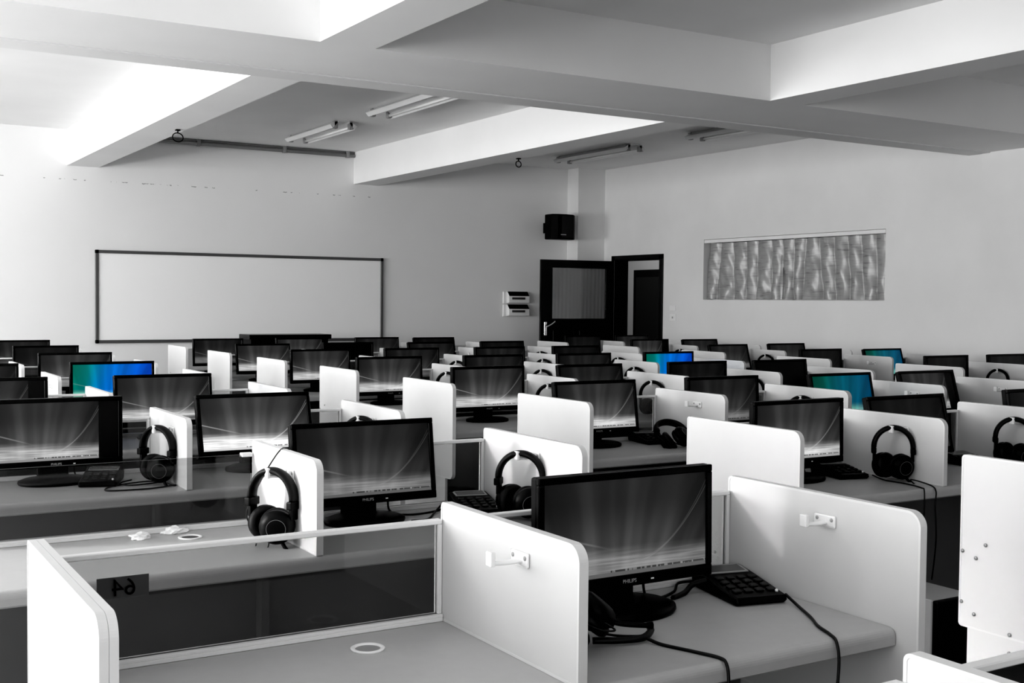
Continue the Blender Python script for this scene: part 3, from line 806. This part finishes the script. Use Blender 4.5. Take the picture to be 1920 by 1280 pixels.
wcable(h1, [D(1.09, 1.535, .010), D(1.13, 1.515, .010), D(1.17, 1.508, .010), D(1.198, 1.522, .014), D(1.207, 1.535, .016)], .0075, 'inline_plug')
wcable(h1, [D(1.175, 1.50, .010), D(1.185, 1.476, .004), D(1.206, 1.422), D(1.22, 1.375), D(1.217, 1.355, -.004), D(1.214, 1.347, -.04), D(1.20, 1.33, -.12), D(1.19, 1.32, -.2)], .0036)
wcable(h2, [D(2.90, 3.56, .01), D(2.93, 3.52, .004), D(2.965, 3.49, .004), D(2.975, 3.52, .004)], .003)

# ------------------------------------------------------------------ student terminals (keypad boxes)
def terminal_proto():
    root = thing('keypad_terminal', '', 'keypad', (0, 0, 0), 0, 'black keypad terminals on the desks')
    bm = BM(); prism(bm, [(0, 0), (-.205, 0), (-.215, .008), (-.21, .020), (-.06, .040), (0, .046), (.008, .025)], 0, -.068, .068, .006, 2); body = obj('body', bm, 'black', root)
    an = math.atan2(.020, .15); mt_ = Matrix.Translation((0, -.21, .0205)) @ Matrix.Rotation(an, 4, 'X')
    bm = BM(); prism(bm, [(-.055, .152), (.055, .152), (.055, .195), (.045, .205), (-.045, .205), (-.055, .195)], 2, .000, .0025); bmesh.ops.transform(bm, matrix=mt_, verts=bm.verts[:]); fr_ = obj('display_frame', bm, 'conduit', root)
    bm = BM(); box(bm, -.048, .048, .158, .198, .0025, .0032); bmesh.ops.transform(bm, matrix=mt_, verts=bm.verts[:]); obj('display', bm, 'lcd', fr_)
    bm = BM()
    for i in range(4):
        for j in range(4):
            x, y = -.045+.03*i, .035+.028*j
            box(bm, x-.010, x+.010, y-.008, y+.008, 0, .005, .002, 1)
    bmesh.ops.transform(bm, matrix=mt_, verts=bm.verts[:]); obj('keys', bm, mat('dark_keys', .008, .7), root)
    bm = BM(); lathe(bm, [(.004, 0), (.004, .004), (.002, .006)], 10, mt_ @ Matrix.Translation((.052, .02, 0))); obj('indicator_light', bm, 'white', root)
    return root
tp = None
TERM = [(('B', 1), 1.545, 1.755, -12, 'black keypad terminal with small display beside the nearest monitor'),
        (('B', 2), 1.545, 2.775, -14, 'black keypad terminal behind the front partition under hanging headphones'),
        (('A', 3), .79, 3.70, -20, 'black keypad terminal left of coiled cable, left block, third row'),
        (('C', 2), 2.90, 2.765, -14, 'black keypad terminal on middle block nearest row below headphones'),
        (('C', 3), 2.90, 3.77, -10, 'black keypad terminal behind the lying headphones in the middle block'),
        (('D', 2), 3.50, 2.73, -10, 'black keypad terminal beside the dark screen, middle block nearest row, second seat')]
terms = {}
for cr, x, y, rz, lab in TERM:
    loc = Vector((x*S, y*S, ZD+.0003))
    if tp is None: tp = terminal_proto(); t = tp; t.location = loc; t.rotation_euler = (0, 0, math.radians(rz)); t['label'] = lab
    else: t = dup(tp, loc, math.radians(rz), lab)
    terms[cr] = t
cable(terms[('B', 1)], [D(1.565, 1.585, .018), D(1.555, 1.545, .006), D(1.521, 1.478), D(1.49, 1.43), D(1.471, 1.385, .0032), D(1.458, 1.357, -.004), D(1.452, 1.346, -.05), D(1.43, 1.335, -.14), D(1.40, 1.33, -.24)], .0036)
cable(terms[('C', 2)], [D(2.935, 2.595, .012), D(2.92, 2.53, .004), D(2.92, 2.45, .004), D(2.90, 2.375, .0035), D(2.885, 2.35, -.006), D(2.88, 2.345, -.1), D(2.885, 2.35, -.3)], .0028)
cable(mons[('B', 1)], [D(1.33, 1.715, .085), D(1.335, 1.715, .02), D(1.36, 1.71, .005), D(1.42, 1.735, .005), D(1.455, 1.765, .012), D(1.475, 1.745, .02)], .0035)
cable(mons[('B', 1)], [D(1.39, 1.70, .004), D(1.43, 1.715, .006), D(1.46, 1.725, .02), D(1.485, 1.71, .03)], .007, 'power_plug')
cable(mons[('B', 2)], [D(1.28, 2.715, .08), D(1.285, 2.715, .02), D(1.33, 2.70, .005), D(1.43, 2.72, .005), D(1.50, 2.76, .02)], .0035)
cable(mons[('B', 2)], [D(1.30, 2.62, .005), D(1.345, 2.62, .005), D(1.40, 2.69, .005), D(1.45, 2.74, .02)], .0035)
cable(mons[('C', 2)], [D(2.75, 2.715, .08), D(2.755, 2.71, .015), D(2.80, 2.70, .004), D(2.86, 2.74, .01)], .003)
cable(mons[('A', 3)], [D(.70, 3.715, .08), D(.705, 3.715, .02), D(.73, 3.68, .005), D(.76, 3.68, .012)], .003)

# ------------------------------------------------------------------ paper scraps, computer tower, lectern
def scrap(label, x, y, seed, s):
    rnd = random.Random(seed); bm = BM()
    bmesh.ops.create_icosphere(bm, subdivisions=3, radius=1)
    from mathutils import noise as mn
    for v in bm.verts:
        n = mn.noise(v.co*1.7+Vector((seed, 0, 0)))*.5+mn.noise(v.co*4+Vector((0, seed, 0)))*.22
        v.co = Vector((v.co.x*s*(1+n), v.co.y*s*.62*(1+n), max(v.co.z*.42*s*(1+n), -.18*s)))
    zmin = min(v.co.z for v in bm.verts)
    for v in bm.verts: v.co.z -= zmin
    o = obj('crumpled_paper', bm, 'tissue'); o.location = D(x, y, .0005)
    return tag(o, label, 'paper', 'crumpled white paper on the empty desk')
a = scrap('left crumpled white paper lump on the bright empty desk', .660, 2.735, 3.1, .030)
b = scrap('right crumpled white paper lump beside the dark cable hole', .748, 2.765, 8.4, .033)
tw = thing('computer_tower', 'grey computer tower with black front on the floor behind the front desk', 'computer', W(2.655, 2.06, 0)*1)
tw.location.z = 0
bm = BM(); box(bm, -.17*S/1.0*0-.10, .10, .006, .42, .008, .445, .004, 1); obj('case', bm, 'towerside', tw)
bm = BM(); box(bm, -.1, .1, -.02, .006, .008, .445, .006, 2); fp = obj('front_panel', bm, 'black', tw)
bm = BM(); box(bm, -.07, .07, -.024, -.019, .33, .37, .002, 1); obj('drive_bay', bm, 'blackgloss', fp)
for k in (-.07, .07):
    for y in (.04, .38):
        bm = BM(); box(bm, k-.015, k+.015, y-.015, y+.015, 0, .008); obj('foot', bm, 'black', tw)

lc = thing('lectern', 'wide black lectern console in front of the whiteboard', 'lectern', (3.72*S, 9.95*S, 0))
zt = -.3155*S+ZC; lw_ = .385*S
bm = BM(); box(bm, -lw_, lw_, -.03, .32, zt-.05, zt, .004, 1); obj('top', bm, 'blackgloss', lc)
bm = BM(); box(bm, -lw_+.03, lw_-.03, 0, .29, .06, zt-.05); obj('cabinet', bm, 'black', lc)
bm = BM(); box(bm, -lw_+.05, lw_-.05, .02, .27, 0, .06); obj('plinth', bm, 'black', lc)
for a, b, hx in ((-lw_+.05, -.01, -.05), (.01, lw_-.05, .03)):
    bm = BM(); box(bm, a, b, -.014, 0, .1, zt-.12, .004, 1); dr = obj('door', bm, 'darkwood', lc)
    bm = BM(); box(bm, hx, hx+.02, -.03, -.014, .5, .62, .004, 1); obj('handle', bm, 'chrome', dr)
bm = BM(); box(bm, lw_*.68-.03, lw_*.68+.03, -.036, -.0, zt-.10, zt-.09, .003, 1); obj('lock_plate', bm, 'chrome', lc)

# ------------------------------------------------------------------ light
def area(name, loc, rot, sx, sy, power, spread=PI):
    l = bpy.data.lights.new(name, 'AREA'); l.shape = 'RECTANGLE'; l.size = sx; l.size_y = sy; l.energy = power; l.spread = spread
    o = bpy.data.objects.new(name, l); COL.objects.link(o); o.location = loc; o.rotation_euler = rot
    return o
for i, (a, b) in enumerate(wins):
    k = (.22, .42, 1.1, 1.2, 1.05)[i]; k2 = (.02, .04, .40, 1.0, .85)[i]
    area('window_daylight', (XL-.25, (a+b)/2, 1.8), (0, -PI/2+math.radians(16), 0), 1.9, b-a, 165*k)
    area('window_ground_light', (XL+.02, (a+b)/2, 1.3), (0, -PI/2-math.radians(48), 0), .8, b-a, 100*k2, math.radians(120))
area('back_fill_light', (-1.3, YB+.05, 1.9), (PI/2, 0, 0), 5.5, 1.5, 75)  # lamp added at the windowless back wall to lift desk edges and front wall
def aim(name, loc, tgt, sx, sy, power, spread):
    o = area(name, loc, (0, 0, 0), sx, sy, power, spread)
    o.rotation_euler = (Vector(tgt)-Vector(loc)).to_track_quat('-Z', 'Y').to_euler()
aim('window_sunlight', (XL+.06, 5.0, 2.5), (.85, 3.2, .78), 1.3, .9, 5, math.radians(11))
area('corridor_fill_light', (XW+1.0, 11.6*S, 2.95), (0, 0, 0), .6, 1.5, 40)  # unseen area lamp added under the corridor ceiling to brighten the far wall
world = bpy.data.worlds.new('world'); scene.world = world; world.use_nodes = True
world.node_tree.nodes['Background'].inputs[0].default_value = (1, 1, 1, 1); world.node_tree.nodes['Background'].inputs[1].default_value = .6

# ------------------------------------------------------------------ colour management
vs = scene.view_settings
vs.view_transform = 'Standard'; vs.look = 'Medium High Contrast'; vs.exposure = -0.08; vs.gamma = 1.0
vs.use_curve_mapping = True; vs.curve_mapping.black_level = (.006, .006, .006); vs.curve_mapping.update()
scene.cycles.use_denoising = True
scene.cycles.max_bounces = 8; scene.cycles.diffuse_bounces = 5; scene.cycles.transparent_max_bounces = 16
scene.cycles.caustics_reflective = False; scene.cycles.caustics_refractive = False
